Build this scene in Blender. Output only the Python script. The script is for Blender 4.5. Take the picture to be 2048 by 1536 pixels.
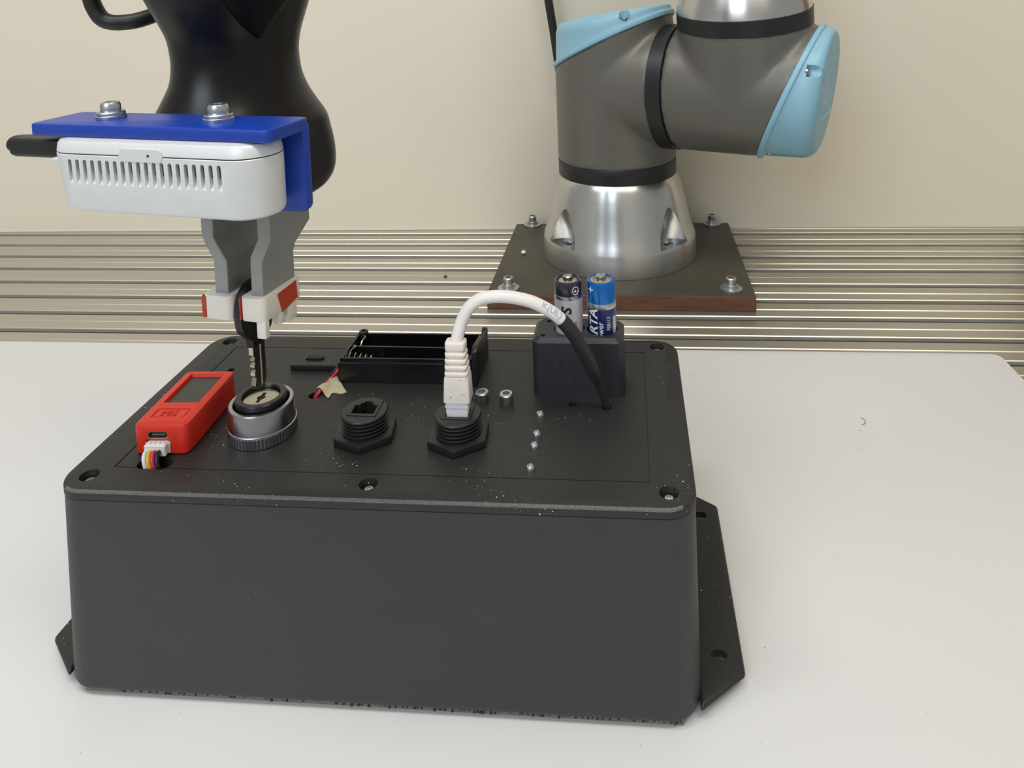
import bpy, bmesh, math, random
from mathutils import Vector, Matrix

random.seed(7)
for o in list(bpy.data.objects):
    bpy.data.objects.remove(o)
SC = bpy.context.scene
COL = SC.collection
S = 0.00094          # one drawing unit (about a millimetre) in metres
PI = math.pi
R = math.radians

# ------------------------------------------------------------------ camera
cam_d = bpy.data.cameras.new('camera')
cam = bpy.data.objects.new('camera', cam_d)
COL.objects.link(cam)
SC.camera = cam
cam_d.sensor_fit = 'HORIZONTAL'
cam_d.sensor_width = 36.0
F_PX, CX, CY = 1539.83, 1106.66, 41.27          # focal length and optical axis, 2048 x 1536 frame
cam_d.lens = F_PX / 2048 * 36
cam_d.shift_x = (1024 - CX) / 2048
cam_d.shift_y = (CY - 768) / 2048
cam_d.clip_start = 0.01
cam_d.clip_end = 50
def cam_axes(a, b, c):
    base = Matrix(((1, 0, 0), (0, 0, -1), (0, 1, 0)))
    P = Matrix(((1, 0, 0), (0, math.cos(a), -math.sin(a)), (0, math.sin(a), math.cos(a))))
    Y = Matrix(((math.cos(b), math.sin(b), 0), (-math.sin(b), math.cos(b), 0), (0, 0, 1)))
    Z = Matrix(((math.cos(c), -math.sin(c), 0), (math.sin(c), math.cos(c), 0), (0, 0, 1)))
    return Z @ P @ base @ Y
_r = cam_axes(0.068041, 0.095945, -0.034637)
m = Matrix((_r[0], -_r[1], -_r[2])).transposed().to_4x4()
m.translation = Vector((118.49, -375.29, 222.33 + 95)) * S
cam.matrix_world = m

# ------------------------------------------------------------------ world, lamps, exposure
w = bpy.data.worlds.new('world')
SC.world = w
w.use_nodes = True
bg = w.node_tree.nodes['Background']
bg.inputs[0].default_value = (1.0, 0.97, 0.92, 1)
bg.inputs[1].default_value = 0.55
def area(name, loc, target, size, energy, color, size_y=None):
    d = bpy.data.lights.new(name, 'AREA')
    d.energy = energy
    d.color = color
    d.size = size
    if size_y:
        d.shape = 'RECTANGLE'
        d.size_y = size_y
    o = bpy.data.objects.new(name, d)
    COL.objects.link(o)
    o.location = loc
    o.rotation_euler = (Vector(target) - Vector(loc)).to_track_quat('-Z', 'Y').to_euler()
    return o
area('ceiling_lamp', (0.6, -0.75, 2.0), (0.6, -0.75, 0), 1.2, 26, (1.0, 0.92, 0.76), 0.35)
area('ceiling_lamp', (-0.7, -0.55, 2.0), (-0.7, -0.55, 0), 1.2, 25, (0.98, 0.97, 0.97), 0.35)
area('window_light', (-0.75, -2.2, 1.5), (0.0, 0.1, 0.0), 1.3, 40, (0.78, 0.88, 1.0), 1.0)
SC.view_settings.view_transform = 'Standard'
SC.view_settings.look = 'None'
SC.view_settings.exposure = -0.55
SC.view_settings.gamma = 1.0
SC.view_settings.use_curve_mapping = False

# ------------------------------------------------------------------ materials
def lin(c):
    return tuple(((v / 255) / 12.92 if v / 255 <= 0.04045 else ((v / 255 + 0.055) / 1.055) ** 2.4) for v in c)
def mat(name, rgb, rough=0.5, metal=0.0, var=0.08, vs=60, bump=0.0, bs=900, spec=0.5, coat=0.0,
        speck=None, stretch=None, trans=0.0, aniso=0.0, ior=1.5, stain=None):
    m = bpy.data.materials.new(name)
    m.use_nodes = True
    nt = m.node_tree
    N, L = nt.nodes, nt.links
    b = N['Principled BSDF']
    c = lin(rgb)
    tc = N.new('ShaderNodeTexCoord')
    src = tc.outputs['Object']
    if stretch:
        mp = N.new('ShaderNodeMapping')
        mp.inputs['Scale'].default_value = stretch
        L.new(src, mp.inputs['Vector'])
        src = mp.outputs['Vector']
    no = N.new('ShaderNodeTexNoise')
    no.inputs['Scale'].default_value = vs
    no.inputs['Detail'].default_value = 4
    L.new(src, no.inputs['Vector'])
    mr = N.new('ShaderNodeMapRange')
    mr.inputs['From Min'].default_value = 0.3
    mr.inputs['From Max'].default_value = 0.7
    L.new(no.outputs['Fac'], mr.inputs['Value'])
    mx = N.new('ShaderNodeMix')
    mx.data_type = 'RGBA'
    mx.inputs['A'].default_value = (*[v * (1 - var) for v in c], 1)
    mx.inputs['B'].default_value = (*[min(1, v * (1 + var)) for v in c], 1)
    L.new(mr.outputs['Result'], mx.inputs['Factor'])
    out = mx.outputs['Result']
    if speck:                                 # (rgb, scale, threshold): small grains of dust or dirt
        for rgb2, sc2, th in speck:
            vo = N.new('ShaderNodeTexVoronoi')
            vo.inputs['Scale'].default_value = sc2
            L.new(tc.outputs['Object'], vo.inputs['Vector'])
            n2 = N.new('ShaderNodeTexNoise')
            n2.inputs['Scale'].default_value = 25
            L.new(tc.outputs['Object'], n2.inputs['Vector'])
            th2 = N.new('ShaderNodeMapRange')
            th2.inputs['From Min'].default_value = 0.38
            th2.inputs['From Max'].default_value = 0.68
            th2.inputs['To Min'].default_value = 0.0
            th2.inputs['To Max'].default_value = th
            L.new(n2.outputs['Fac'], th2.inputs['Value'])
            lt = N.new('ShaderNodeMath')
            lt.operation = 'LESS_THAN'
            L.new(vo.outputs['Distance'], lt.inputs[0])
            L.new(th2.outputs['Result'], lt.inputs[1])
            m2 = N.new('ShaderNodeMix')
            m2.data_type = 'RGBA'
            m2.inputs['B'].default_value = (*lin(rgb2), 1)
            L.new(lt.outputs[0], m2.inputs['Factor'])
            L.new(out, m2.inputs['A'])
            out = m2.outputs['Result']
    if stain:                                 # (rgb, scale): irregular smudges
        n4 = N.new('ShaderNodeTexNoise')
        n4.inputs['Scale'].default_value = stain[1]
        n4.inputs['Detail'].default_value = 6
        n4.inputs['Roughness'].default_value = 0.7
        L.new(tc.outputs['Object'], n4.inputs['Vector'])
        r4 = N.new('ShaderNodeMapRange')
        r4.inputs['From Min'].default_value = 0.57
        r4.inputs['From Max'].default_value = 0.68
        r4.inputs['To Max'].default_value = 0.75
        L.new(n4.outputs['Fac'], r4.inputs['Value'])
        m4 = N.new('ShaderNodeMix')
        m4.data_type = 'RGBA'
        m4.inputs['B'].default_value = (*lin(stain[0]), 1)
        L.new(r4.outputs['Result'], m4.inputs['Factor'])
        L.new(out, m4.inputs['A'])
        out = m4.outputs['Result']
    L.new(out, b.inputs['Base Color'])
    b.inputs['Roughness'].default_value = rough
    b.inputs['Metallic'].default_value = metal
    b.inputs['Specular IOR Level'].default_value = spec
    b.inputs['Coat Weight'].default_value = coat
    b.inputs['Transmission Weight'].default_value = trans
    b.inputs['Anisotropic'].default_value = aniso
    if aniso:
        tg = N.new('ShaderNodeTangent')
        tg.direction_type = 'RADIAL'
        tg.axis = 'Z'
        b.inputs['Anisotropic Rotation'].default_value = 0.25
        L.new(tg.outputs['Tangent'], b.inputs['Tangent'])
    b.inputs['IOR'].default_value = ior
    if bump:
        n3 = N.new('ShaderNodeTexNoise')
        n3.inputs['Scale'].default_value = bs
        n3.inputs['Detail'].default_value = 2
        L.new(src, n3.inputs['Vector'])
        bu = N.new('ShaderNodeBump')
        bu.inputs['Strength'].default_value = bump
        bu.inputs['Distance'].default_value = 0.0003
        L.new(n3.outputs['Fac'], bu.inputs['Height'])
        L.new(bu.outputs['Normal'], b.inputs['Normal'])
    return m

M = {}
M['wall'] = mat('wall_paint', (222, 214, 196), 0.6, var=0.015, vs=5, bump=0.03, bs=500)
M['wood'] = mat('brown_wood', (128, 92, 48), 0.6, var=0.2, vs=8, stretch=(1, 1, 0.1))
M['alu'] = mat('anodised_aluminium', (198, 194, 182), 0.38, 0.9, var=0.04, vs=20, stretch=(0.05, 6, 6))
M['alu_slot_shade'] = mat('aluminium_slot_shade', (176, 172, 162), 0.55, 0.5, var=0.05)
M['board'] = mat('white_board', (216, 216, 216), 0.42, var=0.012, vs=9,
                 speck=[((105, 100, 92), 70, 0.05), ((140, 132, 120), 240, 0.06)])
M['black'] = mat('black_abs', (36, 36, 35), 0.5, var=0.06, vs=120, bump=0.25, bs=2600,
                 speck=[((200, 196, 186), 320, 0.115), ((120, 118, 112), 700, 0.14)])
M['black_side'] = mat('black_abs_side', (46, 47, 49), 0.52, var=0.05, vs=60, bump=0.25, bs=2600,
                      speck=[((150, 150, 148), 260, 0.035)])
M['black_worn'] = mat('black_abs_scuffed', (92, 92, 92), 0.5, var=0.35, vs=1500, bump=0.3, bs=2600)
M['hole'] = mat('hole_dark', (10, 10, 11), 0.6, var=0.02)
M['dark'] = mat('dark_plastic', (22, 22, 24), 0.42, var=0.06, vs=150)
M['dark_gloss'] = mat('dark_gloss_plastic', (14, 14, 16), 0.28, var=0.03)
M['hand'] = mat('hand_black', (8, 8, 9), 0.34, var=0.04, vs=40, bump=0.05, bs=1500, spec=0.38)
M['wrist'] = mat('wrist_black', (3, 3, 4), 0.6, var=0.03, spec=0.2)
M['print_black'] = mat('printed_black', (40, 42, 47), 0.45, var=0.12, vs=700, stretch=(1, 1, 0.05), bump=0.25, bs=1400,
                       speck=[((120, 120, 122), 500, 0.07)])
M['coupler'] = mat('coupler_black', (27, 27, 28), 0.4, var=0.06, vs=300)
M['steel'] = mat('zinc_steel', (200, 205, 208), 0.33, 1.0, var=0.06, vs=200)
M['chrome'] = mat('satin_chrome', (170, 172, 176), 0.27, 1.0, var=0.03)
M['nickel'] = mat('nickel', (188, 182, 168), 0.22, 1.0, var=0.08, vs=300)
M['red'] = mat('red_plastic', (212, 42, 20), 0.42, var=0.04, vs=80)
M['screen'] = mat('screen_glass', (46, 45, 44), 0.3, var=0.02)
M['white_pl'] = mat('white_plastic', (232, 228, 224), 0.4, var=0.02)
M['boot'] = mat('cable_boot_white', (232, 224, 214), 0.5, var=0.03, vs=90)
M['boot_dirty'] = mat('plug_white_smudged', (230, 224, 216), 0.45, var=0.03, vs=90, stain=((92, 72, 74), 260))
M['clear'] = mat('clear_plug', (225, 226, 230), 0.18, var=0.02)
M['cable'] = mat('white_cable', (236, 233, 230), 0.38, var=0.02)
M['ink'] = mat('blue_ink', (150, 165, 200), 0.5, var=0.05)
M['sleeve'] = mat('shrink_sleeve', (38, 40, 41), 0.45, var=0.08, vs=120, bump=0.1, bs=600)
M['rubber'] = mat('black_rubber', (24, 24, 23), 0.45, var=0.05)
M['blue'] = mat('blue_print', (14, 58, 160), 0.36, var=0.05, vs=300, stretch=(1, 1, 30), bump=0.12, bs=800)
M['silver_body'] = mat('silver_anodised', (214, 217, 218), 0.42, 0.15, var=0.02, vs=200)
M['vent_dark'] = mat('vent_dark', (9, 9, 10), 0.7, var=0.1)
M['finger'] = mat('finger_grey', (150, 152, 150), 0.45, 0.25, var=0.05, vs=90)
M['pad'] = mat('printed_white', (224, 219, 208), 0.5, var=0.03, vs=300, stretch=(1, 1, 25), bump=0.15, bs=500)
M['tape_red'] = mat('red_tape', (178, 62, 28), 0.7, var=0.15, vs=900, bump=0.3, bs=2500)
M['ur_grey'] = mat('robot_grey', (106, 104, 98), 0.42, 0.25, var=0.02, vs=200, bump=0.05, bs=3000)
M['ur_blue'] = mat('robot_blue', (138, 183, 203), 0.42, var=0.015, vs=40)
M['ur_line'] = mat('robot_blue_ridge', (168, 205, 214), 0.4, var=0.01)
M['ur_black'] = mat('seal_black', (24, 27, 29), 0.42, var=0.05)
M['ur_alu'] = mat('turned_aluminium', (200, 201, 200), 0.3, 1.0, var=0.03, vs=60, stretch=(0.3, 0.3, 20), aniso=0.8)
M['plate'] = mat('raw_steel_plate', (78, 73, 64), 0.5, 0.35, var=0.12, vs=22, bump=0.05, bs=300)
M['plate_edge'] = mat('rusty_steel_edge', (98, 66, 50), 0.6, 0.1, var=0.25, vs=60, stretch=(1, 1, 6))
M['batt_silver'] = mat('battery_silver', (192, 194, 204), 0.32, 0.2, var=0.03)
M['batt_dark'] = mat('battery_purple', (46, 36, 58), 0.22, var=0.04, coat=0.3)
M['batt_navy'] = mat('battery_navy', (22, 32, 96), 0.25, 0.2, var=0.05, coat=0.3)
M['batt_blue'] = mat('battery_blue', (16, 108, 190), 0.22, 0.45, var=0.05, coat=0.3)
M['print_white'] = mat('print_white', (228, 230, 235), 0.4, var=0.01)
M['print_ink'] = mat('print_ink', (22, 22, 24), 0.4, var=0.01)
M['print_red'] = mat('print_red', (190, 50, 46), 0.4, var=0.01)
M['tape_cream'] = mat('masking_tape', (196, 190, 162), 0.7, var=0.06, vs=200, bump=0.2, bs=900)
M['wire_white'] = mat('wire_white', (222, 226, 236), 0.35, var=0.02)
M['wire_yellow'] = mat('wire_yellow', (214, 178, 22), 0.35, var=0.03)
M['wire_red'] = mat('wire_red', (205, 40, 76), 0.35, var=0.03)
M['velcro'] = mat('adhesive_strip', (112, 109, 98), 0.35, var=0.1, vs=200)
M['crumb'] = mat('white_crumb', (225, 222, 215), 0.6, var=0.1, vs=800)

# ------------------------------------------------------------------ mesh helpers (all in drawing units)
def bm_new():
    return bmesh.new()
def sharp_edges(bm, deg=30):
    out = []
    for e in bm.edges:
        if len(e.link_faces) == 2 and e.calc_face_angle(0) > R(deg):
            out.append(e)
    return out
def bevel(bm, w, seg=2, deg=30):
    bmesh.ops.recalc_face_normals(bm, faces=bm.faces[:])
    bmesh.ops.bevel(bm, geom=sharp_edges(bm, deg), offset=w, segments=seg, profile=0.5, affect='EDGES', clamp_overlap=True)
    return bm
def box(bm, x0, x1, y0, y1, z0, z1):
    v = [bm.verts.new(p) for p in ((x0, y0, z0), (x1, y0, z0), (x1, y1, z0), (x0, y1, z0),
                                   (x0, y0, z1), (x1, y0, z1), (x1, y1, z1), (x0, y1, z1))]
    for f in ((3, 2, 1, 0), (4, 5, 6, 7), (0, 1, 5, 4), (1, 2, 6, 5), (2, 3, 7, 6), (3, 0, 4, 7)):
        bm.faces.new([v[i] for i in f])
    return bm
def bx(x0, x1, y0, y1, z0, z1, bev=0, seg=2):
    bm = box(bm_new(), x0, x1, y0, y1, z0, z1)
    return bevel(bm, bev, seg) if bev else bm
def loft(bm, rings, cap0=True, cap1=True, closed=True):
    prev = None
    first = last = None
    for r in rings:
        vs = [bm.verts.new(p) for p in r]
        if prev:
            n = len(vs)
            for i in range(n if closed else n - 1):
                j = (i + 1) % n
                bm.faces.new((prev[i], prev[j], vs[j], vs[i]))
        else:
            first = vs
        prev = vs
    last = prev
    if cap0:
        bm.faces.new(first[::-1])
    if cap1:
        bm.faces.new(last)
    return bm
def prism(bm, poly, z0, z1):
    return loft(bm, [[(x, y, z0) for x, y in poly], [(x, y, z1) for x, y in poly]])
def circle(r, n=32, cx=0, cy=0, ph=0):
    return [(cx + r * math.cos(2 * PI * i / n + ph), cy + r * math.sin(2 * PI * i / n + ph)) for i in range(n)]
def rrect(x0, x1, y0, y1, r, n=5):
    out = []
    for cx, cy, a in ((x1 - r, y0 + r, -90), (x1 - r, y1 - r, 0), (x0 + r, y1 - r, 90), (x0 + r, y0 + r, 180)):
        for i in range(n + 1):
            t = R(a + 90 * i / n)
            out.append((cx + r * math.cos(t), cy + r * math.sin(t)))
    return out
def lathe(bm, prof, n=32, cx=0, cy=0, M4=None):
    rings = []
    for r, z in prof:
        rings.append([Vector((cx + max(r, 0.01) * math.cos(2 * PI * i / n), cy + max(r, 0.01) * math.sin(2 * PI * i / n), z)) for i in range(n)])
    if M4:
        rings = [[M4 @ p for p in r] for r in rings]
    return loft(bm, rings)
def lt(prof, n=32, cx=0, cy=0, M4=None):
    return lathe(bm_new(), prof, n, cx, cy, M4)
def catmull(pts, sub=8):
    P = [Vector(p) for p in pts]
    P = [2 * P[0] - P[1]] + P + [2 * P[-1] - P[-2]]
    out = []
    for i in range(1, len(P) - 2):
        for k in range(sub):
            t = k / sub
            a, b, c, d = P[i - 1], P[i], P[i + 1], P[i + 2]
            out.append(0.5 * (2 * b + (c - a) * t + (2 * a - 5 * b + 4 * c - d) * t * t + (3 * b - a - 3 * c + d) * t ** 3))
    out.append(P[-2])
    return out
def frames(pts):
    T = []
    for i in range(len(pts)):
        a = pts[max(0, i - 1)]
        b = pts[min(len(pts) - 1, i + 1)]
        T.append((b - a).normalized())
    n = T[0].orthogonal().normalized()
    fr = []
    for t in T:
        n = (n - t * n.dot(t)).normalized()
        fr.append((n, t.cross(n)))
    return fr
def tube(bm, pts, r, n=10):
    pts = [Vector(p) for p in pts]
    fr = frames(pts)
    rings = []
    for i, p in enumerate(pts):
        rr = r[i] if isinstance(r, (list, tuple)) else r
        a, b = fr[i]
        rings.append([p + rr * (math.cos(2 * PI * k / n) * a + math.sin(2 * PI * k / n) * b) for k in range(n)])
    return loft(bm, rings)
def tb(pts, r, n=10, smooth=0):
    if smooth:
        pts = catmull(pts, smooth)
    return tube(bm_new(), pts, r, n)
def xf(bm, M4):
    bmesh.ops.transform(bm, matrix=M4, verts=bm.verts[:])
    return bm
def to_mesh(bm, name, deg=32):
    bmesh.ops.recalc_face_normals(bm, faces=bm.faces[:])
    me = bpy.data.meshes.new(name)
    for v in bm.verts:
        v.co *= S
    bm.to_mesh(me)
    bm.free()
    me.polygons.foreach_set('use_smooth', [True] * len(me.polygons))
    me.set_sharp_from_angle(angle=R(deg))
    return me
def obj(name, bm, m, parent=None, loc=None, deg=32):
    me = bm if isinstance(bm, bpy.types.Mesh) else to_mesh(bm, name, deg)
    o = bpy.data.objects.new(name, me)
    COL.objects.link(o)
    if m is not None and len(me.materials) == 0:
        for k in ([m] if isinstance(m, str) else m):
            me.materials.append(M[k])
    if parent is not None:
        o.parent = parent
    if loc is not None:
        o.location = Vector(loc) * S
    return o
def thing(name, label, cat, loc=(0, 0, 0), rotz=0, group=None):
    o = bpy.data.objects.new(name, None)
    o.empty_display_size = 0.01
    COL.objects.link(o)
    o.location = Vector(loc) * S
    o.rotation_euler = (0, 0, rotz)
    o['label'] = label
    o['category'] = cat
    if group:
        o['group'] = group
    return o
def tag(o, label, cat, group=None):
    o['label'] = label
    o['category'] = cat
    if group:
        o['group'] = group
    return o
def struct(o):
    o['kind'] = 'structure'
    return o
def cut(bm, cutters):
    """boolean difference; cutters is a list of bmeshes (each closed)"""
    a = bpy.data.objects.new('tmp_a', to_mesh(bm, 'tmp_a'))
    COL.objects.link(a)
    cs = []
    for c in cutters:
        o = bpy.data.objects.new('tmp_c', to_mesh(c, 'tmp_c'))
        COL.objects.link(o)
        cs.append(o)
        md = a.modifiers.new('b', 'BOOLEAN')
        md.operation = 'DIFFERENCE'
        md.solver = 'EXACT'
        md.object = o
    dg = bpy.context.evaluated_depsgraph_get()
    dg.update()
    me = bpy.data.meshes.new_from_object(a.evaluated_get(dg))
    for o in [a] + cs:
        d = o.data
        bpy.data.objects.remove(o)
        bpy.data.meshes.remove(d)
    return me
def finish(me, deg=32):
    me.polygons.foreach_set('use_smooth', [True] * len(me.polygons))
    me.set_sharp_from_angle(angle=R(deg))
    return me
def remesh(bm, voxel, iters, fac=0.5):
    a = bpy.data.objects.new('tmp_a', to_mesh(bm, 'tmp_a'))
    COL.objects.link(a)
    md = a.modifiers.new('r', 'REMESH')
    md.mode = 'VOXEL'
    md.voxel_size = voxel * S
    md.use_smooth_shade = True
    s = a.modifiers.new('s', 'SMOOTH')
    s.iterations = iters
    s.factor = fac
    dg = bpy.context.evaluated_depsgraph_get()
    dg.update()
    me = bpy.data.meshes.new_from_object(a.evaluated_get(dg))
    d = a.data
    bpy.data.objects.remove(a)
    bpy.data.meshes.remove(d)
    me.polygons.foreach_set('use_smooth', [True] * len(me.polygons))
    return me
def text_bm(txt, size, mapf, cuts=2, bold=0.0, shear=0.0, ext=0.0):
    cu = bpy.data.curves.new('tmp_t', 'FONT')
    cu.body = txt
    cu.size = size
    cu.offset = bold
    cu.shear = shear
    cu.resolution_u = 4
    cu.extrude = ext
    o = bpy.data.objects.new('tmp_t', cu)
    COL.objects.link(o)
    dg = bpy.context.evaluated_depsgraph_get()
    dg.update()
    me = bpy.data.meshes.new_from_object(o.evaluated_get(dg))
    bpy.data.objects.remove(o)
    bpy.data.curves.remove(cu)
    bm = bmesh.new()
    bm.from_mesh(me)
    bpy.data.meshes.remove(me)
    bmesh.ops.triangulate(bm, faces=bm.faces[:])
    if cuts:
        bmesh.ops.subdivide_edges(bm, edges=bm.edges[:], cuts=cuts, use_grid_fill=True)
    for v in bm.verts:
        zz = v.co.z
        v.co = Vector(mapf(v.co.x, v.co.y))
        if ext:
            v.co.z += zz
    return bm
TOP = 95.0            # top of the project box above the white board
EXT = -3.0            # top of the aluminium profiles

# ------------------------------------------------------------------ setting: wall panel, wood behind it
wr = R(0.5)
wall = struct(obj('wall_back', bx(-1500, 470, 0, 12, 0, 1000, 0.6, 1), 'wall', None, (103.5, 547.2, EXT)))
wall.rotation_euler = (0, 0, wr)
struct(obj('wall_side', bx(0, 500, 0, 15, 0, 1000), 'wood', None, (560, 612, EXT)))

# ------------------------------------------------------------------ aluminium profile table
tab = thing('profile_table', 'table top of ribbed aluminium profile bars running left to right', 'table', (0, 0, EXT - 36))
prof = [(-17.75, -0.7), (-17.1, 0), (-4.9, 0), (-4.2, -0.7), (-4.2, -3.4), (-8.5, -4.6), (-8.5, -9), (-3.5, -13), (3.5, -13), (8.5, -9), (8.5, -4.6),
        (4.2, -3.4), (4.2, -0.7), (4.9, 0), (17.1, 0), (17.75, -0.7), (17.75, -36), (-17.75, -36)]
def bar_mesh(p):
    bm = bm_new()
    loft(bm, [[(-740, y, z + 36) for y, z in p], [(760, y, z + 36) for y, z in p]])
    for f in bm.faces:                      # slot walls take a darker, duller metal: shade put into the colour
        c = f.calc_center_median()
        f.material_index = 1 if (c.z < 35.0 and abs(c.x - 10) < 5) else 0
    return to_mesh(bm, 'profile_bar', 20)
bar = bar_mesh(prof)
for k in range(-1, 29):
    obj('profile_bar', bar, ['alu', 'alu_slot_shade'], tab, (0, 529.7 - 36.63 * k, 0))
# hairline joint bar pair sits tight: a thin filler strip covers the groove there
obj('joint_strip', bx(-740, 760, 401.0, 404.2, 30, 35.9), 'alu', tab)

# ------------------------------------------------------------------ white board on the table
poly = rrect(-735, 404.5, -500, 245.5, 7, 6)
bd = obj('white_board', bevel(prism(bm_new(), poly, 0, 3.0), 0.25, 2), 'board', None, (0, 0, -3.0))
tag(bd, 'large flat white board lying on the aluminium profiles under the black box', 'board')
hair = obj('fibre', tb([(269.5, 145, 0.25), (272.5, 147, 0.3), (273, 151, 0.3), (271.5, 154, 0.25)], 0.14, 6, 5), 'rubber', None, (0, 0, 0))
tag(hair, 'tiny curled dark fibre lying on the white board right of the box', 'fibre')

# ------------------------------------------------------------------ black project box
pb = thing('project_box', 'black plastic project box with side flanges standing on the white board', 'box')
def body_ring(z, gx, gy, r):
    return [(x, y, z) for x, y in rrect(-141.4 - gx, 141.4 + gx, -72.4 - gy, 71.0 + gy, r, 7)]
bm = bm_new()
loft(bm, [body_ring(4.0, -1.2, 1.4, 12), body_ring(4.5, -0.3, 2.3, 13), body_ring(6.3, 0.4, 2.9, 13.5), body_ring(90.4, 0.2, 0.1, 13)])
obj('box_body', bm, 'black_side', pb)
for sx in (-1, 1):
    p = [(141, -71.0), (162, -53.5), (162, 51.5), (141, 66.5)]
    p = [(sx * x, y) for x, y in p]
    bm = prism(bm_new(), p, 4.2, 7.6)
    bevel(bm, 2.2, 4, 30)
    holes = [lt([(2.6, 0), (2.6, 20)], 20, sx * 152.5, hy) for hy in (-45.5, 43)] + [lt([(2.6, 0), (2.6, 20)], 20, sx * 150.5, hy) for hy in (-45.5, 43)]
    obj('flange', finish(cut(bm, holes)), 'black', pb)
# lid with holes, engraved outline
bm = bm_new()
def lid_ring(z, g):
    return [(x, y, z) for x, y in rrect(-142 - g, 142 + g, -72.8 - g, 71.4 + g, 13.5 + g, 8)]
loft(bm, [lid_ring(90.4, -0.5), lid_ring(91.0, 0), lid_ring(93.9, 0), lid_ring(94.6, -0.35), lid_ring(95.0, -1.1)])
HOLES = [(-130.4, -62.3), (130.4, -62.3), (-130.4, 62.9), (130.4, 62.9), (0, -62.3), (0, 62.9)]
cutters = [lt([(4.0, 90.8), (4.0, 94.3), (4.5, 96)], 28, x, y) for x, y in HOLES]
cutters += [lt([(2.3, 90.8), (2.3, 97)], 20, 85.4, 2.3), lt([(2.4, 90.8), (2.4, 97)], 20, 102.9, -0.4),
            lt([(3.2, 90.8), (3.2, 97)], 20, -52.6, 5.4), lt([(1.9, 90.8), (1.9, 97)], 18, -112.1, 29.8)]
cutters.append(prism(bm_new(), rrect(-113, -96.5, -57, -49.0, 3.9, 6), 90.8, 97))
cutters.append(prism(bm_new(), rrect(-73.5, -62.5, 41.5, 45.5, 1.9, 4), 91.5, 97))
PW, PD = 245.2, 112.1
g = bm_new()
rr = [(PW / 2 + 0.25, PD / 2 + 0.25), (PW / 2 - 0.3, PD / 2 - 0.3)]
for x0, x1, y0, y1 in ((-PW / 2 - 0.28, PW / 2 + 0.28, PD / 2 - 0.28, PD / 2 + 0.28), (-PW / 2 - 0.2, PW / 2 + 0.2, -PD / 2 - 0.2, -PD / 2 + 0.2)):
    cutters.append(box(bm_new(), x0, x1, y0, y1, 94.5, 96))
for x0, x1 in ((-PW / 2 - 0.3, -PW / 2 + 0.3), (PW / 2 - 0.2, PW / 2 + 0.2)):
    cutters.append(box(bm_new(), x0, x1, -PD / 2, PD / 2, 94.5, 96))
g.free()
lm = finish(cut(bm, cutters))
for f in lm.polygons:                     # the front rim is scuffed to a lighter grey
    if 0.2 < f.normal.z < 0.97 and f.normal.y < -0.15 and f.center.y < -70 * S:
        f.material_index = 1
obj('box_lid', lm, ['black', 'black_worn'], pb)
for x, y in HOLES:
    obj('lid_screw', lt([(2.6, 90.8), (2.6, 92.2), (1.8, 92.8), (0.9, 92.85), (0.8, 92.2), (0, 92.2)], 20, x, y), 'steel', pb)
# foam hook strip under the box
st = obj('adhesive_strip', bx(-133, 134, -72.0, -52, 0, 4.05, 0.4, 1), 'velcro', pb)
obj('adhesive_strip', bx(-132, 134, 48, 68, 0, 4.05, 0.4, 1), 'velcro', pb)
bm = bm_new()
x = -118.0
while x < 133:
    if random.random() < 0.62 + 0.3 * (x > 40):
        h = random.uniform(1.2, 3.2)
        box(bm, x, x + random.uniform(0.5, 1.1), -72.7, -71.8, max(0.3, 3.9 - h), 4.2)
    x += random.uniform(1.0, 2.2)
hk = obj('hook_fringe', bm, 'dark', pb)
hk['kind'] = 'stuff'
# two socket head screws and four small screws on the lid
def socket_screw(name, r, h, x, y, z, parent, mm='steel', n=28):
    return obj(name, lt([(r * 0.97, 0), (r, 0.3), (r, h - 0.5), (r - 0.5, h), (r * 0.52, h), (r * 0.47, h - r * 0.6), (0, h - r * 0.6)], n, 0, 0), mm, parent, (x, y, z))
for i, (x, y, h) in enumerate(((38.0, 4.6, 4.6), (51.0, 2.6, 5.0))):
    socket_screw('socket_screw', 3.6, h, x, y, 95, pb)
for x, y in ((69.8, -8.4), (70.0, -24.6), (69.9, -33.6), (70.0, -49.6)):
    obj('pan_screw', lt([(2.1, 0), (2.15, 0.8), (1.75, 1.6), (1.0, 2.0), (0.7, 1.9), (0.5, 1.3), (0, 1.3)], 12, 0, 0), 'steel', pb, (x, y, 95))
fl = obj('swarf_flake', bevel(prism(bm_new(), [(-0.9, -0.4), (0.9, -0.6), (0.5, 0.5), (-0.6, 0.7)], 0, 3.4), 0.25, 1), 'steel', None, (50.0, 6.6, 95))
tag(fl, 'small shiny metal flake standing behind the right socket screw on the box', 'flake')

# ------------------------------------------------------------------ red pocket controller
rc = thing('pocket_controller', 'red plastic pocket controller with a small dark screen on the box', 'controller', (-106.6, -21.9, TOP), R(2.2))
W2, L2, H = 13.2, 24.7, 14.6
bm = bm_new()
rows = [(0.0, -0.9), (0.8, 0), (H - 1.6, 0), (H - 0.5, -0.5), (H, -1.6)]
loft(bm, [[(x, y, z) for x, y in rrect(-W2 - g, W2 + g, -L2 - g, L2 + g, 3.2 + g, 5)] for z, g in rows])
c1 = loft(bm_new(), [[(x, y, z) for x, y in rrect(-8.2 - g, 8.2 + g, -5.2 - g, 20.4 + g, 0.4, 1)] for z, g in ((H - 2.2, 0), (H + 0.2, 0.9))])
c2 = prism(bm_new(), rrect(-8.1, 8.1, -18.6, -11.2, 0.6, 2), H - 0.45, H + 1)
c3 = xf(prism(bm_new(), rrect(-4.9, 4.9, -1.7, 1.7, 1.65, 6), 0, 5), Matrix.Translation((-1.2, -L2 + 3.4, 9.6)) @ Matrix.Rotation(R(90), 4, 'X'))
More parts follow.
